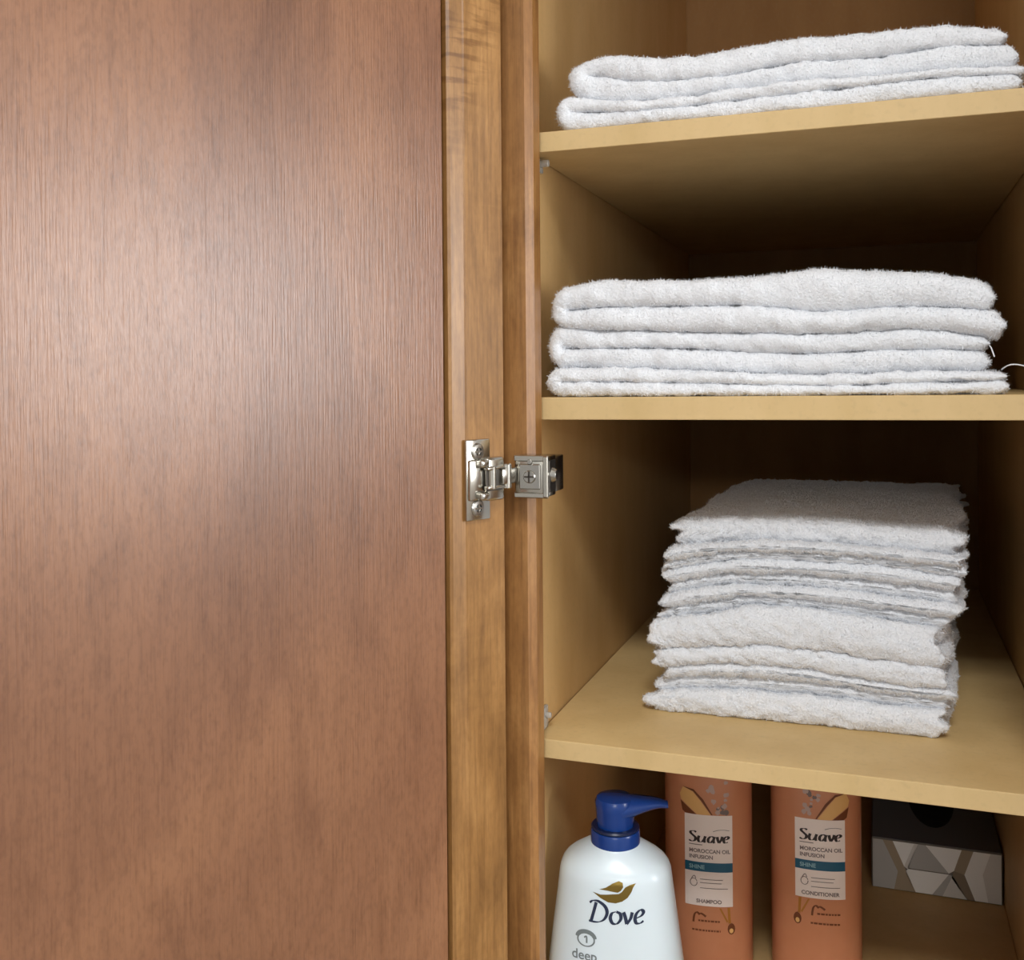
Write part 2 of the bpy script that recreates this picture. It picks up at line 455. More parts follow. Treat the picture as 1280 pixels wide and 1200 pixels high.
# ------------------------------------------------------------------ shelves
YS = 0.654
def make_shelf(label, zb, zt, tilt=0.0):
    o = empty('shelf', ((XL + XR) / 2, (YS + YB) / 2, CZ + zb), label, 'shelf', 'adjustable shelves in the cabinet')
    hw, hd, t = (XR - XL) / 2 - 0.0008, (YB - YS) / 2 - 0.001, zt - zb
    bm = bmesh.new(); add_box(bm, -hw, hw, -hd + 0.0008, hd, 0, t, 0.0004, 1)
    from_bm('board', bm, M_shelf, o)
    bm = bmesh.new(); add_box(bm, -hw, hw, -hd, -hd + 0.0008, 0, t, 0.0003, 1)
    from_bm('edge_band', bm, M_edge, o)
    o.rotation_euler = (0, -tilt, 0)
    return o
Z1B, Z1T, Z2B, Z2T, Z3B, Z3T = 0.1518, 0.1651, -0.0266, -0.0118, -0.2537, -0.2414
make_shelf('tan shelf board carrying the low two-towel stack', Z1B, Z1T)
make_shelf('tan shelf board carrying the three folded towels', Z2B, Z2T, math.radians(0.25))
make_shelf('tan shelf board carrying the tall washcloth pile above the bottles', Z3B, Z3T)
M_clear = plain('clear_plastic', (0.75, 0.73, 0.68, 1), 0.15, Transmission_Weight=0.55)
def shelf_pin(y, z, label):
    o = empty('shelf_pin', (XL, y, CZ + z), label, 'shelf pin', 'clear shelf pins')
    bm = bmesh.new(); add_cyl(bm, (0.0, 0, -0.004), (0.009, 0, -0.004), 0.0025, 0.0025, 16, 0.0004)
    from_bm('peg', bm, M_clear, o, angle=0.6)
    bm = bmesh.new(); add_box(bm, 0.0002, 0.0032, -0.007, 0.007, -0.010, -0.0004, 0.0012, 2)
    from_bm('bracket', bm, M_clear, o, angle=0.6)
shelf_pin(YS + 0.018, Z1B, 'clear plastic shelf pin under the low two-towel shelf')
o_pin = empty('shelf_pin', (XL, YS + 0.020, CZ + Z3T), 'clear plastic shelf clip above the washcloth shelf', 'shelf pin', 'clear shelf pins')
bm = bmesh.new(); add_box(bm, 0.0003, 0.0035, -0.006, 0.006, 0.0003, 0.016, 0.0014, 2)
from_bm('bracket', bm, M_clear, o_pin, angle=0.6)
bm = bmesh.new(); add_cyl(bm, (0.002, 0, 0.010), (0.007, 0, 0.010), 0.0022, 0.002, 16, 0.0004)
from_bm('peg', bm, M_clear, o_pin, angle=0.6)

# ------------------------------------------------------------------ towels
def boundary(pts, off, scale, Y):
    P = [unproj(off[0] + x / scale, off[1] + y / scale, Y) for x, y in pts]
    P.sort(key=lambda p: p.x)
    xs = np.array([p.x for p in P]); zs = np.array([p.z for p in P])
    def f(x):
        # smoothed interpolation
        s = 0.0
        for k, wt in ((-0.007, 1), (-0.0035, 2), (0, 3), (0.0035, 2), (0.007, 1)):
            s += wt * np.interp(x + k, xs, zs)
        return s / 9.0
    return f
def px_x(cx, off, scale, Y, py=400):
    return unproj(off[0] + cx / scale, py, Y).x

def loop_profile(nf, ns):
    """closed loop in (q, v): q in [0,1] across the width, v in [-.5,.5] across the layer"""
    L = []
    ss = [((k / ns) ** 1.6) for k in range(1, ns)]
    # front cap handled with angle; returns list of (side, val, v)
    for k in range(nf + 1):
        a = math.pi / 2 + math.pi * k / nf          # +v -> front -> -v
        L.append(('f', math.cos(a), 0.5 * math.copysign(abs(math.sin(a)) ** 0.82, math.sin(a))))
    for s in ss: L.append(('s', s, -0.5))
    for k in range(nf + 1):
        a = -math.pi / 2 + math.pi * k / nf
        L.append(('b', math.cos(a), 0.5 * math.copysign(abs(math.sin(a)) ** 0.82, math.sin(a))))
    for s in reversed(ss): L.append(('s', s, 0.5))
    return L

def folded(name, p_fold, p_end_lo, p_end_hi, R, q0, q1, cap, zf, put, seed, mat, npath=220, nf=10, ns=26, wob=0.002, fine=1.0, endcap=0.006, zmin=0.0):
    """A cloth folded once. p runs away from the fold, q across it, w in [0,2] through both layers.
    zf(x,y,w)->z ; put(p,q)->(x,y)"""
    path = []
    n1 = int(npath * 0.46); nfold = npath - 2 * n1
    for k in range(n1):
        p = p_end_lo + (p_fold + R - p_end_lo) * k / n1
        path.append((p, 0.5, 0.0, -1.0, abs(p - p_end_lo)))
    for k in range(nfold + 1):
        a = -math.pi / 2 - math.pi * k / nfold
        path.append((p_fold + R + 0.5 * R * math.cos(a), 1 + 0.5 * math.sin(a), math.cos(a), math.sin(a), 1.0))
    for k in range(1, n1 + 1):
        p = p_fold + R + (p_end_hi - p_fold - R) * k / n1
        path.append((p, 1.5, 0.0, 1.0, abs(p_end_hi - p)))
    LP = loop_profile(nf, ns)
    verts = []; N = len(LP); wl = []
    sv = Vector((seed * 3.1, seed * 1.7, seed * 0.9))
    for (p, wc, np_, nw, dend) in path:
        e = 1.0
        if dend < endcap: e = math.sqrt(max(0.02, 1 - (1 - dend / endcap) ** 2))
        lay = 0 if wc < 1 else 1
        for side, val, v in LP:
            o_ = v * 2 * 0.5 * e          # offset along normal (in layer units, half thickness .5)
            pp = p + np_ * o_ * R
            ww = wc + nw * o_
            f = noise.noise(Vector((pp * 22, ww * 1.3, 0)) + sv) * wob
            b = noise.noise(Vector((pp * 22, ww * 1.3, 9)) + sv) * wob
            qa, qb = q0 + f, q1 + b
            if side == 'f': q = qa + cap * (1 + val)
            elif side == 'b': q = qb - cap * (1 - val)
            else: q = (qa + cap) + (qb - qa - 2 * cap) * val
            x, y = put(pp, q)
            verts.append((x, y, zf(x, y, ww)))
    faces = []
    for i in range(len(path) - 1):
        for j in range(N):
            j2 = (j + 1) % N
            faces.append((i * N + j, i * N + j2, (i + 1) * N + j2, (i + 1) * N + j))
    faces.append(tuple(range(N))[::-1]); faces.append(tuple(range((len(path) - 1) * N, len(path) * N)))
    bm = bmesh.new()
    bv = [bm.verts.new(v) for v in verts]
    for f in faces: bm.faces.new([bv[i] for i in f])
    bmesh.ops.recalc_face_normals(bm, faces=bm.faces); bm.normal_update()
    for v in bm.verts:
        c = v.co + sv
        d = noise.noise(c * 60) * 0.0013 + noise.noise(c * 190) * 0.0010 * fine + noise.noise(c * 480) * 0.0009 * fine
        v.co += v.normal * (d + 0.0004)
        v.co.z = max(v.co.z, zmin)
    o = from_bm(name, bm, mat, None, smooth=True)
    add_pile(o, seed, zmin)
    return o

def add_pile(o, seed, zmin, dens=2.6e6):
    # short terry loops standing on the visible sides of the cloth
    me = o.data; me.calc_loop_triangles(); rg = np.random.default_rng(int(seed))
    n = len(me.vertices); co = np.empty(n * 3); me.vertices.foreach_get('co', co); co = co.reshape(-1, 3)
    nt = len(me.loop_triangles); tri = np.empty(nt * 3, dtype=np.int32); me.loop_triangles.foreach_get('vertices', tri); tri = tri.reshape(-1, 3)
    A, B, C = co[tri[:, 0]], co[tri[:, 1]], co[tri[:, 2]]
    nr = np.cross(B - A, C - A); ar = np.linalg.norm(nr, axis=1); nr /= (ar[:, None] + 1e-15); ar *= 0.5
    yc = (A[:, 1] + B[:, 1] + C[:, 1]) / 3
    near = np.exp(-(np.maximum(0, yc - co[:, 1].min() - 0.02)) / 0.12)
    wgt = ar * np.where(nr[:, 1] < 0.5, 1.0, 0.1) * near
    cnt = int(min(80000, wgt.sum() * dens))
    idx = rg.choice(nt, cnt, p=wgt / wgt.sum())
    u, v = rg.random(cnt), rg.random(cnt); f = u + v > 1; u[f], v[f] = 1 - u[f], 1 - v[f]
    P = A[idx] + (B - A)[idx] * u[:, None] + (C - A)[idx] * v[:, None]
    N = nr[idx]
    d = N + rg.normal(0, 0.55, (cnt, 3)); d /= np.linalg.norm(d, axis=1)[:, None]
    L = rg.uniform(0.0008, 0.0028, cnt)[:, None]
    sd = np.cross(d, rg.normal(0, 1, (cnt, 3))); sd /= np.linalg.norm(sd, axis=1)[:, None]; sd *= rg.uniform(0.00014, 0.00030, cnt)[:, None]
    P0_ = P - N * 0.0002
    V = np.empty((cnt, 3, 3)); V[:, 0] = P0_ - sd; V[:, 1] = P0_ + sd; V[:, 2] = P0_ + d * L
    V[:, :, 2] = np.maximum(V[:, :, 2], zmin)
    pm = bpy.data.meshes.new('terry_pile')
    pm.from_pydata(V.reshape(-1, 3).tolist(), [], np.arange(cnt * 3).reshape(-1, 3).tolist())
    q = link('terry_pile', pm, M_pile, o); q['kind'] = 'stuff'

def zmap(lo, mid, hi):
    def f(x, y, w_):
        a, b, c = lo(x), mid(x), hi(x)
        return a + (b - a) * w_ if w_ < 1 else b + (c - b) * (w_ - 1)
    return f

def thread(parent, pts, r=0.0004):
    cu = bpy.data.curves.new('loose_thread', 'CURVE'); cu.dimensions = '3D'; cu.bevel_depth = r; cu.bevel_resolution = 2
    sp = cu.splines.new('NURBS'); sp.points.add(len(pts) - 1); sp.use_endpoint_u = True; sp.order_u = 3
    for p, q in zip(sp.points, pts): p.co = (*q, 1)
    t = bpy.data.objects.new('tmp', cu); COL.objects.link(t)
    dg = bpy.context.evaluated_depsgraph_get(); dg.update()
    me = bpy.data.meshes.new_from_object(t.evaluated_get(dg)); bpy.data.objects.remove(t)
    me.materials.clear()
    return link('loose_thread', me, M_terry, parent, True)

putX = lambda p, q: (p, q)
# --- three folded towels on the middle shelf
S2, O2, Y2 = 2.065, (660, 200), 0.668
B2 = [
 [(40, 345), (100, 332), (190, 312), (400, 312), (600, 300), (680, 288), (760, 282), (900, 285), (1060, 297), (1160, 312), (1215, 330)],
 [(60, 392), (200, 380), (330, 378), (550, 375), (650, 381), (750, 393), (830, 389), (900, 380), (1050, 378), (1230, 390)],
 [(50, 430), (150, 438), (300, 440), (500, 445), (620, 447), (700, 447), (800, 445), (900, 437), (1060, 435), (1150, 447), (1230, 466)],
 [(50, 487), (300, 485), (480, 490), (600, 497), (700, 500), (800, 497), (900, 490), (1060, 488), (1200, 492)],
 [(50, 537), (300, 540), (450, 545), (600, 552), (700, 557), (800, 555), (900, 550), (1060, 545), (1200, 549)],
 [(50, 573), (300, 573), (600, 580), (800, 583), (1000, 575), (1100, 572), (1240, 568)],
]
f2 = [boundary(b, O2, S2, Y2) for b in B2]
zs2 = lambda x: CZ + Z2T + 0.0006 + (x - (XL + XR) / 2) * math.tan(math.radians(0.25))
X2 = lambda c: px_x(c, O2, S2, Y2)
grp2 = 'folded towels on the middle shelf'
gap = lambda f, d: (lambda x: f(x) + d)
t1 = folded('folded_towel', X2(60), X2(1228), X2(1203), 0.012, 0.664, 0.94, 0.0080, zmap(f2[2], f2[1], f2[0]), putX, 1, M_terry)
tag(t1, 'white terry towel, topmost of the three on the middle shelf', 'towel', grp2)
t2 = folded('folded_towel', X2(50), X2(1188), X2(1190), 0.012, 0.667, 0.95, 0.0080, zmap(f2[4], f2[3], f2[2]), putX, 2, M_terry)
tag(t2, 'white terry towel, between the two others on the middle shelf', 'towel', grp2)
t3 = folded('folded_towel', X2(52), X2(1236), X2(1228), 0.011, 0.662, 0.95, 0.006, zmap(zs2, f2[5], f2[4]), putX, 3, M_terry, zmin=CZ + Z2T - 0.0004)
tag(t3, 'white terry towel lying directly on the middle shelf board', 'towel', grp2)
U = lambda px, py, Y: unproj(px, py, Y)
thread(t2, [U(1232, 428, .672), U(1238, 432, .670), U(1241, 440, .668), U(1243, 446, .668)])
thread(t3, [U(1252, 462, .672), U(1258, 457, .668), U(1268, 455, .667), U(1279, 457, .667), U(1290, 459, .667)])

# --- two folded towels on the top shelf
O1, Y1 = (660, 0), 0.668
B1 = [
 [(90, 180), (135, 165), (160, 152), (200, 142), (300, 147), (400, 143), (480, 138), (560, 122), (650, 100), (750, 95), (900, 85), (1000, 70), (1100, 62), (1190, 70), (1240, 80)],
 [(80, 205), (140, 195), (200, 195), (250, 208), (330, 210), (420, 205), (520, 195), (600, 175), (700, 158), (850, 152), (950, 140), (1050, 122), (1150, 115), (1270, 117)],
 [(70, 258), (110, 256), (250, 265), (400, 255), (520, 235), (650, 222), (750, 208), (850, 208), (950, 195), (1050, 185), (1150, 178), (1280, 178)],
 [(70, 292), (250, 293), (400, 280), (600, 255), (800, 234), (950, 217), (1050, 206), (1150, 200), (1290, 195)],
]
f1 = [boundary(b, O1, S2, Y1) for b in B1]
zs1 = lambda x: CZ + Z1T + 0.0006
X1 = lambda c, py=100: px_x(c, O1, S2, Y1, py)
grp1 = 'folded towels on the top shelf'
t4 = folded('folded_towel', X1(106), X1(1262), X1(1232), 0.014, 0.666, 0.95, 0.006, zmap(f1[2], f1[1], f1[0]), putX, 4, M_terry)
tag(t4, 'white terry towel, upper of the two on the top shelf', 'towel', grp1)
t5 = folded('folded_towel', X1(79), X1(1272), X1(1285), 0.010, 0.661, 0.95, 0.006, zmap(zs1, f1[3], f1[2]), putX, 5, M_terry, zmin=CZ + Z1T + 0.0003)
tag(t5, 'white terry towel, lower of the two on the top shelf', 'towel', grp1)

# --- pile of washcloths
S3, O3, Y3 = 2.56, (780, 560), 0.737
B3 = [
 [(120, 245), (250, 235), (400, 230), (560, 235), (700, 242), (850, 260), (1100, 275)],
 [(120, 318), (400, 298), (600, 305), (850, 325), (1100, 350)],
 [(120, 390), (180, 385), (350, 360), (600, 366), (800, 380), (950, 398), (1100, 425)],
 [(120, 470), (350, 440), (600, 452), (800, 475), (1080, 510)],
 [(100, 545), (250, 538), (400, 505), (600, 518), (800, 550), (1080, 590)],
 [(80, 640), (250, 633), (450, 628), (600, 640), (800, 672), (930, 690), (1060, 700)],
 [(80, 695), (300, 690), (450, 692), (600, 710), (800, 748), (950, 766), (1060, 775)],
 [(80, 782), (300, 778), (600, 800), (900, 836), (1060, 852)],
]
f3 = [boundary(b, O3, S3, Y3) for b in B3]
zs3 = lambda x: CZ + Z3T + 0.0006
f3.append(zs3)
lefts = [150, 138, 125, 128, 92, 100, 112, 95]
rights = [1068, 1085, 1062, 1058, 1040, 1030, 1035, 1018]
fronts = [0.742, 0.737, 0.740, 0.739, 0.732, 0.735, 0.741, 0.736]
grp3 = 'washcloths in the tall pile'
nth = ['topmost', 'second from the top', 'third from the top', 'fourth from the top', 'fourth from the bottom', 'third from the bottom', 'second from the bottom', 'lowest']
SK = math.tan(math.radians(3.6))
for k in range(8):
    midf = (lambda a, b: (lambda x: 0.5 * (a(x) + b(x))))(f3[k + 1], f3[k])
    xl = px_x(lefts[k], O3, S3, Y3, 700); xr = px_x(rights[k], O3, S3, Y3, 700)
    sag = 1.0
    base = zmap(f3[k + 1], midf, f3[k])
    # height levels out towards the back of the pile
    lvl = [base((xl + xr) / 2, 0, t_) for t_ in (0, 1, 2)]
    def zf(x, y, w_, base=base, lvl=lvl, k=k, xl=xl, xr=xr):
        z = base(x, y, w_)
        g = min(1, max(0, (y - 0.75) / 0.2)); g = g * g * (3 - 2 * g) * 0.8
        flat = lvl[0] + (lvl[1] - lvl[0]) * w_ if w_ < 1 else lvl[1] + (lvl[2] - lvl[1]) * (w_ - 1)
        if k == 7: g *= w_ / 2
        z = z * (1 - g) + flat * g
        if k < 7:
            z -= 0.010 * max(0, 1 - (x - xl) / 0.018) ** 2 * 0.2
        return max(z, CZ + Z3T + 0.0006)
    if k in (1, 2, 3, 6):       # open edges to the front
        put3 = lambda p, q: (q + (-p - 0.737) * SK, -p)
        pf, pe = -1.03, (-fronts[k] - 0.002, -fronts[k] + 0.003)
    else:                       # fold to the front
        put3 = lambda p, q: (q + (p - 0.737) * SK, p)
        pf, pe = fronts[k], (1.03, 1.035)
    o = folded('washcloth', pf, pe[0], pe[1], 0.005, xl, xr, 0.004, zf, put3, 20 + k, M_terry, npath=190, nf=8, ns=80, wob=0.012, fine=1.5, endcap=0.0022, zmin=CZ + Z3T + 0.0003)
    tag(o, 'white terry washcloth, %s in the tall pile above the bottles' % nth[k], 'washcloth', grp3)

# ------------------------------------------------------------------ print helpers
def text_mesh(txt, size, align='CENTER', shear=0.0, bold=0.0, sx=1.0):
    cu = bpy.data.curves.new('t', 'FONT'); cu.body = txt; cu.size = size; cu.align_x = align
    cu.shear = shear; cu.offset = bold; cu.resolution_u = 4
    t = bpy.data.objects.new('tmp', cu); COL.objects.link(t)
    dg = bpy.context.evaluated_depsgraph_get(); dg.update()
    me = bpy.data.meshes.new_from_object(t.evaluated_get(dg)); bpy.data.objects.remove(t)
    V = [(v.co.x * sx, v.co.y) for v in me.vertices]; Fc = [tuple(p.vertices) for p in me.polygons]
    bpy.data.meshes.remove(me)
    return V, Fc

def catmull(pts, n=8):
    out = []
    P = [pts[0]] + list(pts) + [pts[-1]]
    for i in range(1, len(P) - 2):
        p0, p1, p2, p3 = (np.array(P[i + j], float) for j in (-1, 0, 1, 2))
        for k in range(n):
            t = k / n
            out.append(0.5 * ((2 * p1) + (-p0 + p2) * t + (2 * p0 - 5 * p1 + 4 * p2 - p3) * t * t + (-p0 + 3 * p1 - 3 * p2 + p3) * t ** 3))
    out.append(np.array(pts[-1], float)); return out

def pen(strokes, nib, angle, thin):
    """broad-nib lettering: returns verts, faces"""
    V, Fc = [], []
    na = np.array([math.cos(angle), math.sin(angle)])
    for st in strokes:
        C = catmull(st)
        for i, c in enumerate(C):
            a = C[max(i - 1, 0)]; b = C[min(i + 1, len(C) - 1)]
            d = b - a; L = np.hypot(*d) or 1; nn = np.array([-d[1], d[0]]) / L
            wv = abs(nn @ na) * nib / 2 + thin / 2
            V += [tuple(c + nn * wv), tuple(c - nn * wv)]
            if i: k = len(V); Fc.append((k - 4, k - 3, k - 1, k - 2))
    return V, Fc

def decal(name, VF, wrap, off, mat, parent, lift=0.0002):
    V, Fc = VF
    me = bpy.data.meshes.new(name)
    me.from_pydata([wrap(x + off[0], y + off[1], lift) for x, y in V], [], Fc)
    me.update()
    return link(name, me, mat, parent)

def grid_poly(x0, x1, z0, z1, n=14, mz=1):
    V = [(x0 + (x1 - x0) * i / n, z0 + (z1 - z0) * j / mz) for j in range(mz + 1) for i in range(n + 1)]
    Fc = [(j * (n + 1) + i, j * (n + 1) + i + 1, (j + 1) * (n + 1) + i + 1, (j + 1) * (n + 1) + i) for j in range(mz) for i in range(n)]
    return V, Fc

def poly(pts):
    """polygon triangulated through a bmesh, subdivided so that it can wrap"""
    bm = bmesh.new(); bm.faces.new([bm.verts.new((x, y, 0)) for x, y in pts])
    bmesh.ops.triangulate(bm, faces=bm.faces)
    bmesh.ops.subdivide_edges(bm, edges=bm.edges, cuts=2, use_grid_fill=True)
    bm.verts.index_update()
    V = [(v.co.x, v.co.y) for v in bm.verts]; Fc = [tuple(v.index for v in f.verts) for f in bm.faces]
    bm.free(); return V, Fc

def join_vf(*L):
    V, Fc = [], []
    for (v, f), ox, oy in L:
        k = len(V); V += [(x + ox, y + oy) for x, y in v]; Fc += [tuple(i + k for i in g) for g in f]
    return V, Fc

def sring(a, b, z, n, seg=72):
    R = []
    for k in range(seg):
        t = 2 * math.pi * k / seg; c, s = math.cos(t), math.sin(t)
        R.append((a * math.copysign(abs(c) ** (2 / n), c), b * math.copysign(abs(s) ** (2 / n), s), z))
    return R

def make_wrap(prof, n):
    zs = np.array([p[0] for p in prof]); aa = np.array([p[1] for p in prof]); bb = np.array([p[2] for p in prof])
    o_ = np.argsort(zs); zs, aa, bb = zs[o_], aa[o_], bb[o_]
    def wrap(x, z, lift):
        a, b = np.interp(z, zs, aa), np.interp(z, zs, bb)
        r = max(0.0, 1 - min(1, abs(x) / a) ** n) ** (1 / n)
        return (x, -(b * r) - lift, z)
    return wrap

# ------------------------------------------------------------------ white pump bottle
M_dove = plain('pearl_white_plastic', srgb(214, 226, 232), 0.28, Subsurface_Weight=0.05)
M_blue = plain('blue_plastic', srgb(14, 54, 122), 0.25)
M_navy = plain('navy_print', srgb(28, 40, 66), 0.5)
M_gold = mat_metal('gold_foil', srgb(140, 118, 62), 0.45)
M_greyp = plain('grey_print', srgb(112, 122, 124), 0.5)
DX, DY = -0.1738, 0.6890
dove = empty('pump_bottle', (DX, DY, ZD), 'white pump bottle with blue pump and dove logo', 'bottle')
dove.rotation_euler = (0, 0, math.radians(9))
Hn = 0.483
def zl(z): return z + Hn        # camera-relative z to bottle-local z
prof = [(zl(-0.4830), .0400, .0270), (zl(-0.4815), .0430, .0290), (zl(-0.4760), .0455, .0305), (zl(-0.4500), .0472, .0312), (zl(-0.4200), .0472, .0312),
        (zl(-0.4000), .0462, .0310), (zl(-0.3700), .0424, .0297), (zl(-0.3500), .0397, .0288), (zl(-0.3400), .0385, .0283), (zl(-0.3350), .0378, .0279),
        (zl(-0.3315), .0365, .0268), (zl(-0.3285), .0342, .0252), (zl(-0.3255), .0305, .0232), (zl(-0.3225), .0255, .0210), (zl(-0.3195), .0205, .0185), (zl(-0.3175), .0160, .0160), (zl(-0.3115), .0150, .0150)]
bm = bmesh.new()
rings = []
for z, a, b in prof:
    nn = 2.5 if a > 0.03 else 2.5 - 0.5 * (0.03 - a) / 0.0135
    rings.append(sring(a, b, z, max(2.0, nn)))
loft(bm, rings)
body = from_bm('body', bm, M_dove, dove, angle=0.9)
wr = make_wrap(prof, 2.5)
bm = bmesh.new(); lathe(bm, [(0, zl(-.3085)), (.0135, zl(-.3085)), (.0162, zl(-.3090)), (.0168, zl(-.3102)), (.0168, zl(-.3200)), (.0160, zl(-.3210)), (0, zl(-.3210))], 48)
col_ = from_bm('collar', bm, M_blue, dove, angle=0.6)
bm = bmesh.new(); lathe(bm, [(0, zl(-.3065)), (.0158, zl(-.3065)), (.0166, zl(-.3075)), (.0160, zl(-.3086)), (0, zl(-.3086))], 48)
from_bm('collar_ring', bm, plain('dark_blue_plastic', srgb(14, 26, 60), 0.3), dove, angle=0.6)
bm = bmesh.new()
lathe(bm, [(0, zl(-.2862)), (.0090, zl(-.2865)), (.0125, zl(-.2878)), (.0138, zl(-.2905)), (.0134, zl(-.2945)), (.0127, zl(-.3066)), (0, zl(-.3066))], 48)
# nozzle: tapering spout
nz = []
for k in range(13):
    t = k / 12; x = 0.004 + 0.032 * t
    zc_ = zl(-.2950) + 0.0040 * math.sin(t * 1.7) - 0.0012 * max(0, t - .8) * 5
    hh = 0.0072 * (1 - t) ** 1.3 + 0.0026; ww = 0.0095 * (1 - t) + 0.0036
    nz.append([(x, ww * math.cos(q), zc_ + hh * math.sin(q) * 0.9) for q in [2 * math.pi * j / 20 for j in range(20)]])
t_ = bmesh.new(); loft(t_, nz)
t_.transform(Matrix.Rotation(math.radians(6), 4, 'Z'))
merge(bm, t_)
from_bm('pump_head', bm, M_blue, dove, angle=0.6)
# print
def PX(px, py):      # photo position -> bottle-local print position
    p = unproj(px, py, 0.668); return (p.x - DX) / math.cos(math.radians(9)) - 0.0048, p.z - ZD + 0.0022
s = 0.0008
Dst = [[(2.0, 14.5), (5, 16.5), (10, 16.5), (16, 13), (18, 8), (15, 2.5), (9, 0), (1, 0.2)], [(8.0, 15.5), (6, 9), (3.2, 0.4)]]
ost = [[(26, 9.5), (22.5, 8), (21, 4), (23, .3), (27, .2), (30.5, 4), (30, 8), (26.5, 9.6)]]
vst = [[(33, 9.6), (34.5, 6), (36, 0.4)], [(36, 0.4), (39.5, 5), (41, 9.8)]]
est = [[(43.5, 4.8), (49, 7), (51, 10), (48.5, 11.6), (45, 9), (43.4, 5), (44.5, 1.5), (48, 1.2), (51, 3)]]
Vl, Fl = pen(Dst + ost + vst + est, 2.5, math.radians(15), 0.75)
x0, z0 = PX(740, 1146)
Vl = [(x * 0.72e-3, y * 0.82e-3) for x, y in Vl]
decal('brand_lettering', (Vl, Fl), wr, (x0, z0), M_navy, body)
gx, gz = PX(746, 1122)
k = 0.72e-3
bird = [(0, 10), (7, 7.8), (13, 8.5), (19, 9.5), (24, 10.2), (27, 13), (30, 18), (34, 20.5), (39.5, 22.5), (37, 18), (35.5, 13), (32, 6.5), (27, 2), (21, -.5), (14, 0), (7, 4)]
wing = [(6, 13.5), (13, 13), (18, 12.2), (23, 11.6), (26, 14), (28, 18), (27.5, 22.5), (24, 24), (18, 21), (12, 16)]
decal('bird_emblem', join_vf((poly([(a * k, b * .8 * k) for a, b in bird]), 0, 0), (poly([(a * k, b * .8 * k) for a, b in wing]), 0, 0)), wr, (gx, gz), M_gold, body)
ex, ez = PX(738, 1169)
ring_ = [(7.2 * math.cos(t), 5.2 * math.sin(t) + 0) for t in np.linspace(0, 2 * math.pi, 28)]
V1, F1 = pen([[(a, b) for a, b in ring_]], 0.5, 0, 0.9)
arc = [(8.4 * math.cos(t), 6.0 * math.sin(t) + .8) for t in np.linspace(0.12, math.pi - 0.12, 14)]
V2, F2 = pen([arc], 0.6, math.pi / 2, 1.9)
V3, F3 = pen([[(-1.6, 1.4), (0.4, 2.6), (0.6, -2.6)]], 0.6, 0, 0.8)
sc_ = lambda V, q=0.78e-3: [(x * q, y * q * 1.05) for x, y in V]
decal('ring_emblem', join_vf(((sc_(V1), F1), 0, 0), ((sc_(V2), F2), 0, 0), ((sc_(V3), F3), 0, 0)), wr, (ex, ez), M_greyp, body)
dx_, dz_ = PX(736, 1193)
decal('small_lettering', text_mesh('deep', 0.0088, 'CENTER', 0, 0.00012), wr, (dx_, dz_), M_greyp, body)

# ------------------------------------------------------------------ copper bottles
def mat_copper():
    n = NT('copper_plastic'); f = n.noise(n.coord(), 30, 3)
    n.col(n.ramp(f, [(0.3, srgb(196, 130, 94)), (0.7, srgb(206, 140, 104))])); n.set(Roughness=0.36)
    n.b.inputs['Subsurface Weight'].default_value = 0.08
    return n.m
M_cop = mat_copper()
M_lab = plain('blush_label', srgb(240, 226, 218), 0.5)
M_band = plain('teal_band', srgb(20, 88, 116), 0.45)
M_tealt = plain('pale_teal_print', srgb(140, 180, 190), 0.5)
M_ink = plain('brown_black_print', srgb(46, 34, 34), 0.5)
M_ink2 = plain('grey_brown_print', srgb(120, 104, 100), 0.5)
M_nut = plain('almond_print', srgb(226, 176, 110), 0.5)
M_nutd = plain('shell_print', srgb(110, 58, 28), 0.5)
M_splash = plain('splash_print', srgb(186, 160, 150), 0.45)
M_oil = plain('golden_oil_print', srgb(170, 112, 40), 0.4)
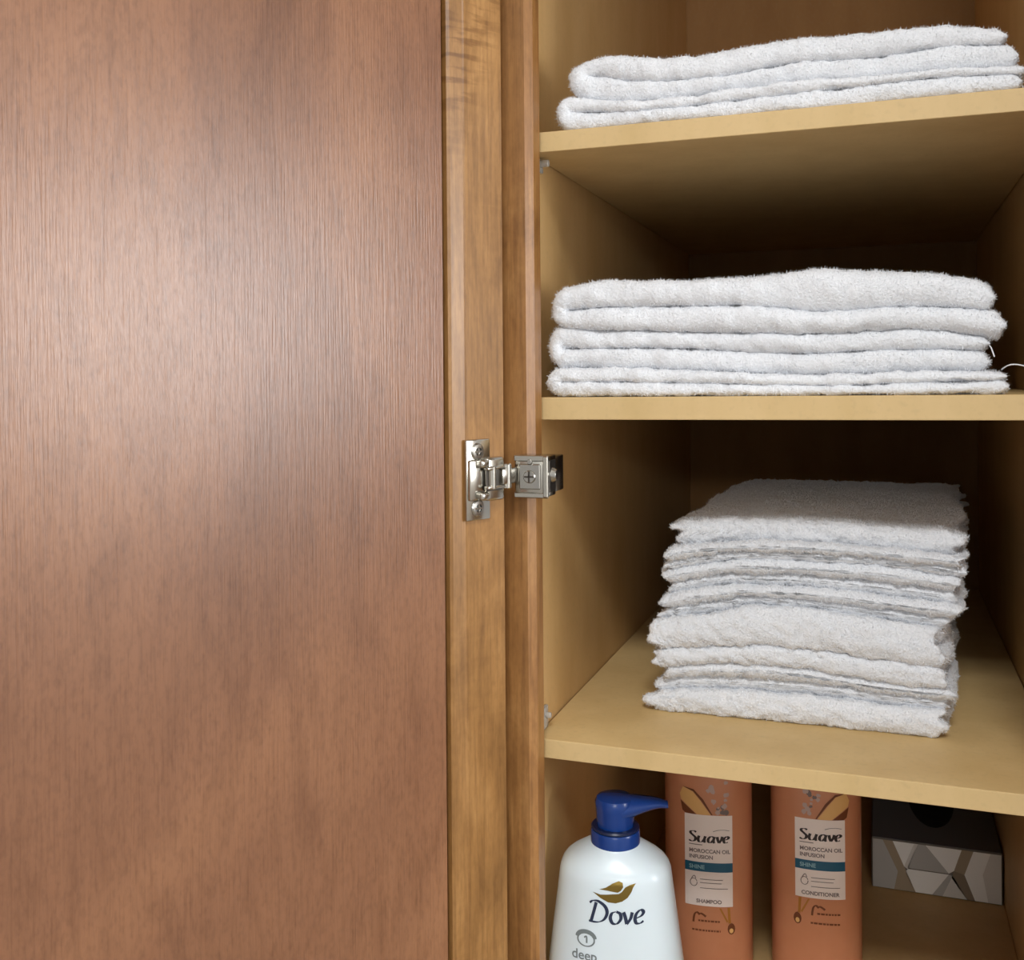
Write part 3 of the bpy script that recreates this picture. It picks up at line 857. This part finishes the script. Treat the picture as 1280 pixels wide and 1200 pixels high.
def suave(px, Y, label, mirror, bottom, rot):
    c = unproj(px, 1090, Y)
    o = empty('hair_care_bottle', (c.x, Y, ZD), label, 'bottle', 'copper hair care bottles')
    o.rotation_euler = (0, 0, math.radians(rot))
    A, B = 0.0352, 0.0250
    pr = [(0, A - .006, B - .006), (.0015, A - .002, B - .002), (.005, A, B), (.165, A, B), (.176, A - .001, B - .001), (.183, A - .005, B - .004), (.188, A - .013, B - .009), (.190, .017, .013)]
    bm = bmesh.new(); loft(bm, [sring(a, b, z, 2.3) for z, a, b in pr])
    body = from_bm('body', bm, M_cop, o, angle=0.9)
    bm = bmesh.new(); lathe(bm, [(0, .190), (.0185, .190), (.0190, .192), (.0188, .212), (.017, .2145), (0, .2145)], 40)
    from_bm('cap', bm, M_cop, o, angle=0.6)
    wr = make_wrap(pr, 2.3)
    zc_ = 0.1028 if mirror else 0.0955; cx = 0.0025 if mirror else 0.0
    hw, lh = (0.0190, 0.0312) if mirror else (0.0188, 0.0365)
    lab = decal('label', grid_poly(-hw, hw, -lh, lh, 16, 4), wr, (cx, zc_), M_lab, body, 0.00015)
    decal('label_band', grid_poly(-hw, hw, -0.0074, 0.0, 16), wr, (cx, zc_ - 0.0015), M_band, body, 0.0003)
    k = 0.58e-3
    S_ = [[(10, 16.5), (7, 18), (3, 17), (2.5, 14), (6, 10.5), (9, 7), (8, 2.5), (4, .5), (0, 2)]]
    u_ = [[(14, 11), (12.5, 5), (14, 1), (18, 1.5), (21, 6)], [(22.5, 11), (21, 5), (21.5, 1), (23.5, 1)]]
    a_ = [[(34, 10), (30, 11), (26.5, 7), (26.5, 2), (29.5, .8), (33, 5)], [(35, 11), (33.5, 5), (34, 1), (36, 1)]]
    v_ = [[(38.5, 11), (39.5, 5), (41, 0.8)], [(41, 0.8), (44, 6), (45.5, 11.5)]]
    e_ = [[(47.5, 5.5), (52, 7), (54, 9.5), (51.5, 11.5), (48, 8.5), (47.2, 4.5), (49, 1), (53, 2)]]
    fl = [[(33, 19.5), (40, 22), (48, 22.5), (55, 21)]]
    V1, F1 = pen(S_ + u_ + a_ + v_ + e_, 3.2, math.radians(8), 0.75)
    V2, F2 = pen(fl, 0.4, 0, 0.6)
    sc_ = lambda V: [(x * k * 1.0, y * k * 0.82) for x, y in V]
    decal('brand_lettering', join_vf(((sc_(V1), F1), 0, 0), ((sc_(V2), F2), 0, 0)), wr, (cx - 0.0155, zc_ + 0.0145), M_ink, body, 0.0004)
    lx = cx - 0.0155
    tx = lambda s_, size, align, x, z, mt, nm='small_lettering', b=0.0: decal(nm, text_mesh(s_, size, align, 0, b), wr, (x, z), mt, body, 0.0004)
    decal('rule_line', grid_poly(0, 0.0105, -.0003, .0003, 4), wr, (lx, zc_ + 0.0125), M_ink2, body, 0.0004)
    tx('MOROCCAN OIL', 0.0042, 'LEFT', lx, zc_ + 0.0062, M_ink2, b=0.00012)
    tx('INFUSION', 0.0042, 'LEFT', lx, zc_ + 0.0014, M_ink2, b=0.00012)
    tx('SHINE', 0.0045, 'LEFT', lx, zc_ - 0.0068, M_tealt, b=0.0001)
    dr = [(3 * math.cos(t), 3.4 * math.sin(t)) for t in np.linspace(0.3, 2 * math.pi + .1, 18)]
    V3, F3 = pen([dr, [(-2, 3), (0.5, 6), (2, 3.4)]], 0.2, 0, 0.5)
    decal('drop_emblem', ([(x * 0.9e-3, y * 0.9e-3) for x, y in V3], F3), wr, (lx + 0.0035, zc_ - 0.0180), M_ink2, body, 0.0004)
    for z_, w_ in ((-0.0150, .018), (-0.0178, .017), (-0.0220, .022)):
        decal('rule_line', grid_poly(0, w_, -.00025, .00025, 6), wr, (lx + 0.0085, zc_ + z_), M_ink2, body, 0.0004)
    tx(bottom, 0.0042, 'CENTER', cx, zc_ - lh + 0.0025, M_ink2, b=0.00012)
    # pictures on the plastic: nut and splash above, dropper below
    q = -1 if mirror else 1
    f_ = lambda pts: poly([(x * q, z) for x, z in (pts if q > 0 else pts[::-1])])
    zt = zc_ + lh
    decal('nut_picture', f_([(-.0200, .0210), (-.0225, .0150), (-.0215, .0105), (-.0090, .0002), (.0020, .0002), (-.0060, .0110), (-.0120, .0180)]), wr, (cx, zt), M_nut, body, 0.0003)
    decal('nut_picture', f_([(-.0220, .0100), (-.0205, .0020), (-.0180, .0002), (-.0095, .0002)]), wr, (cx, zt), M_nutd, body, 0.0004)
    decal('nut_picture', f_([(-.0200, .0212), (-.0120, .0184), (-.0055, .0112), (.0024, .0004), (.0034, .0004), (-.0040, .0125), (-.0115, .0200)]), wr, (cx, zt), M_nutd, body, 0.0004)
    rr = random.Random(5 if mirror else 9)
    for j in range(26):
        bx_, bz_ = rr.uniform(-.003, .015), rr.uniform(.002, .027)
        if bx_ < .004 - .3 * (bz_ - .006): continue
        r_ = rr.uniform(.0009, .0024)
        decal('splash_picture', f_([(bx_ + r_ * math.cos(t), bz_ + r_ * rr.uniform(.6, 1.3) * math.sin(t)) for t in np.linspace(0, 2 * math.pi, 9)[:-1]]), wr, (cx, zt), M_splash if j % 3 else M_ink2, body, 0.00025 + j * 0.00001)
    zb_ = zc_ - lh
    qx = -q
    base_x = cx + q * 0.0150
    decal('dropper_picture', f_([(.0145, -.0005), (.0165, -.0005), (.0172, -.0130), (.0152, -.0130)]), wr, (cx, zb_), M_oil, body, 0.0003)
    decal('dropper_picture', f_([(.0175 + .0030 * math.cos(t), -.0175 + .0045 * math.sin(t)) for t in np.linspace(0, 2 * math.pi, 13)[:-1]]), wr, (cx, zb_), M_nutd, body, 0.0004)
    decal('dropper_picture', f_([(.0175 + .0016 * math.cos(t), -.0190 + .0020 * math.sin(t)) for t in np.linspace(0, 2 * math.pi, 11)[:-1]]), wr, (cx, zb_), M_nut, body, 0.0005)
    decal('dropper_picture', f_([(.0080, -.0010), (.0095, -.0010), (.0150, -.0115), (.0140, -.0125)]), wr, (cx, zb_), M_oil, body, 0.0003)
    sx_ = -.0145 if not mirror else -.0085
    V4, F4 = pen([[(0, -4), (1, 2), (3, 4), (5, 2.4)], [(4.5, 2.4), (6, 3.4), (8, 2.6), (10, 1.2)]], 0.8, 0.4, 0.9)
    decal('script_lettering', ([(x * 1.0e-3, y * 1.0e-3) for x, y in V4], F4), wr, (cx + sx_ + .002, zb_ - .0095), M_nutd, body, 0.0004)
    for z_, x0_, x1_ in ((-.0118, .006, .0235), (-.0195, .001, .0235)):
        xx = x0_
        while xx < x1_:
            w_ = rr.uniform(.0010, .0030)
            decal('fine_print', grid_poly(xx, min(xx + w_, x1_), -.0007, .0007, 2), wr, (cx + sx_, zb_ + z_), M_nutd, body, 0.0004)
            xx += w_ + .0006
    return o
suave(886, 0.853, 'copper bottle with SHAMPOO label, partly behind the white pump bottle', False, 'SHAMPOO', 9)
suave(1020, 0.868, 'copper bottle with CONDITIONER label, between other copper bottle and tissue box', True, 'CONDITIONER', 5)

# ------------------------------------------------------------------ tissue box
M_card = plain('tissue_box_card', srgb(120, 112, 100), 0.6)
M_dkcard = plain('tissue_box_dark_top', srgb(108, 106, 106), 0.55)
M_slot = plain('tissue_box_slot', srgb(18, 18, 20), 0.6)
box = empty('tissue_box', (0.0454, 1.03, ZD), 'flat tissue box with dark top and faceted beige pattern sides', 'box')
hw, L_, hh = 0.0562, 0.228, 0.0470
bm = bmesh.new(); add_box(bm, -hw, hw, 0, L_, 0.0002, hh, 0.0008, 1)
from_bm('carton', bm, M_card, box)
bm = bmesh.new(); add_box(bm, -hw + .0008, hw - .0008, .0008, L_ - .0008, hh - 0.0002, hh + 0.0004)
from_bm('top_panel', bm, M_dkcard, box)
bm = bmesh.new(); lathe(bm, [(0, 0), (1, 0), (1, .0004), (0, .0004)], 40)
bm.transform(Matrix.Translation((0, L_ / 2, hh + .0003)) @ Matrix.Diagonal((.022, .075, 1, 1)))
from_bm('opening', bm, M_slot, box)
cols = {'w': srgb(250, 246, 238), 'l': srgb(222, 216, 206), 'g': srgb(184, 180, 172), 't': srgb(166, 148, 122), 'd': srgb(140, 124, 104)}
PM = {k_: plain('facet_' + n_, cols[k_], 0.55) for k_, n_ in zip('wlgtd', ('cream', 'stone', 'grey', 'tan', 'umber'))}
facets = [
 ('g', [(0, 0), (.08, 0), (.20, .62), (.17, 1), (0, 1)]), ('t', [(.08, 0), (.16, 0), (.25, .5), (.20, .62)]),
 ('w', [(.16, 0), (.33, 0), (.25, .5)]), ('l', [(.33, 0), (.36, 0), (.28, .55), (.25, .5)]),
 ('g', [(.36, 0), (.42, 0), (.60, .52), (.28, .52), (.28, .5)]), ('w', [(.42, 0), (.70, 0), (.64, .45), (.60, .52)]),
 ('t', [(.70, 0), (.79, 0), (.72, .5), (.64, .45)]), ('d', [(.64, .45), (.72, .5), (.80, 1), (.74, 1), (.62, .6)]),
 ('w', [(.28, .54), (.60, .54), (.47, 1), (.34, 1), (.26, .6)]), ('t', [(.20, .62), (.25, .5), (.34, 1), (.17, 1)]),
 ('g', [(.60, .54), (.63, .55), (.55, 1), (.47, 1)]), ('l', [(.63, .55), (.74, 1), (.55, 1)]),
 ('w', [(.79, 0), (.92, 0), (.86, .45), (.90, 1), (.80, 1), (.72, .5)]), ('l', [(.92, 0), (1, 0), (1, 1), (.90, 1), (.86, .45)]),
]
def face_wrap(side):
    def f(x, z, lift):
        if side == 0: return (x, -lift, z)
        return (-hw - lift, L_ - (x + hw) * L_ / (2 * hw), z)
    return f
for side in (0, 1):
    for c_, pts in facets:
        pp = [(-hw + .001 + u * (2 * hw - .002), hh - .001 - v * (hh - .002)) for u, v in pts][::-1]
        decal('facet', poly(pp), face_wrap(side), (0, 0), PM[c_], box, 0.00025)
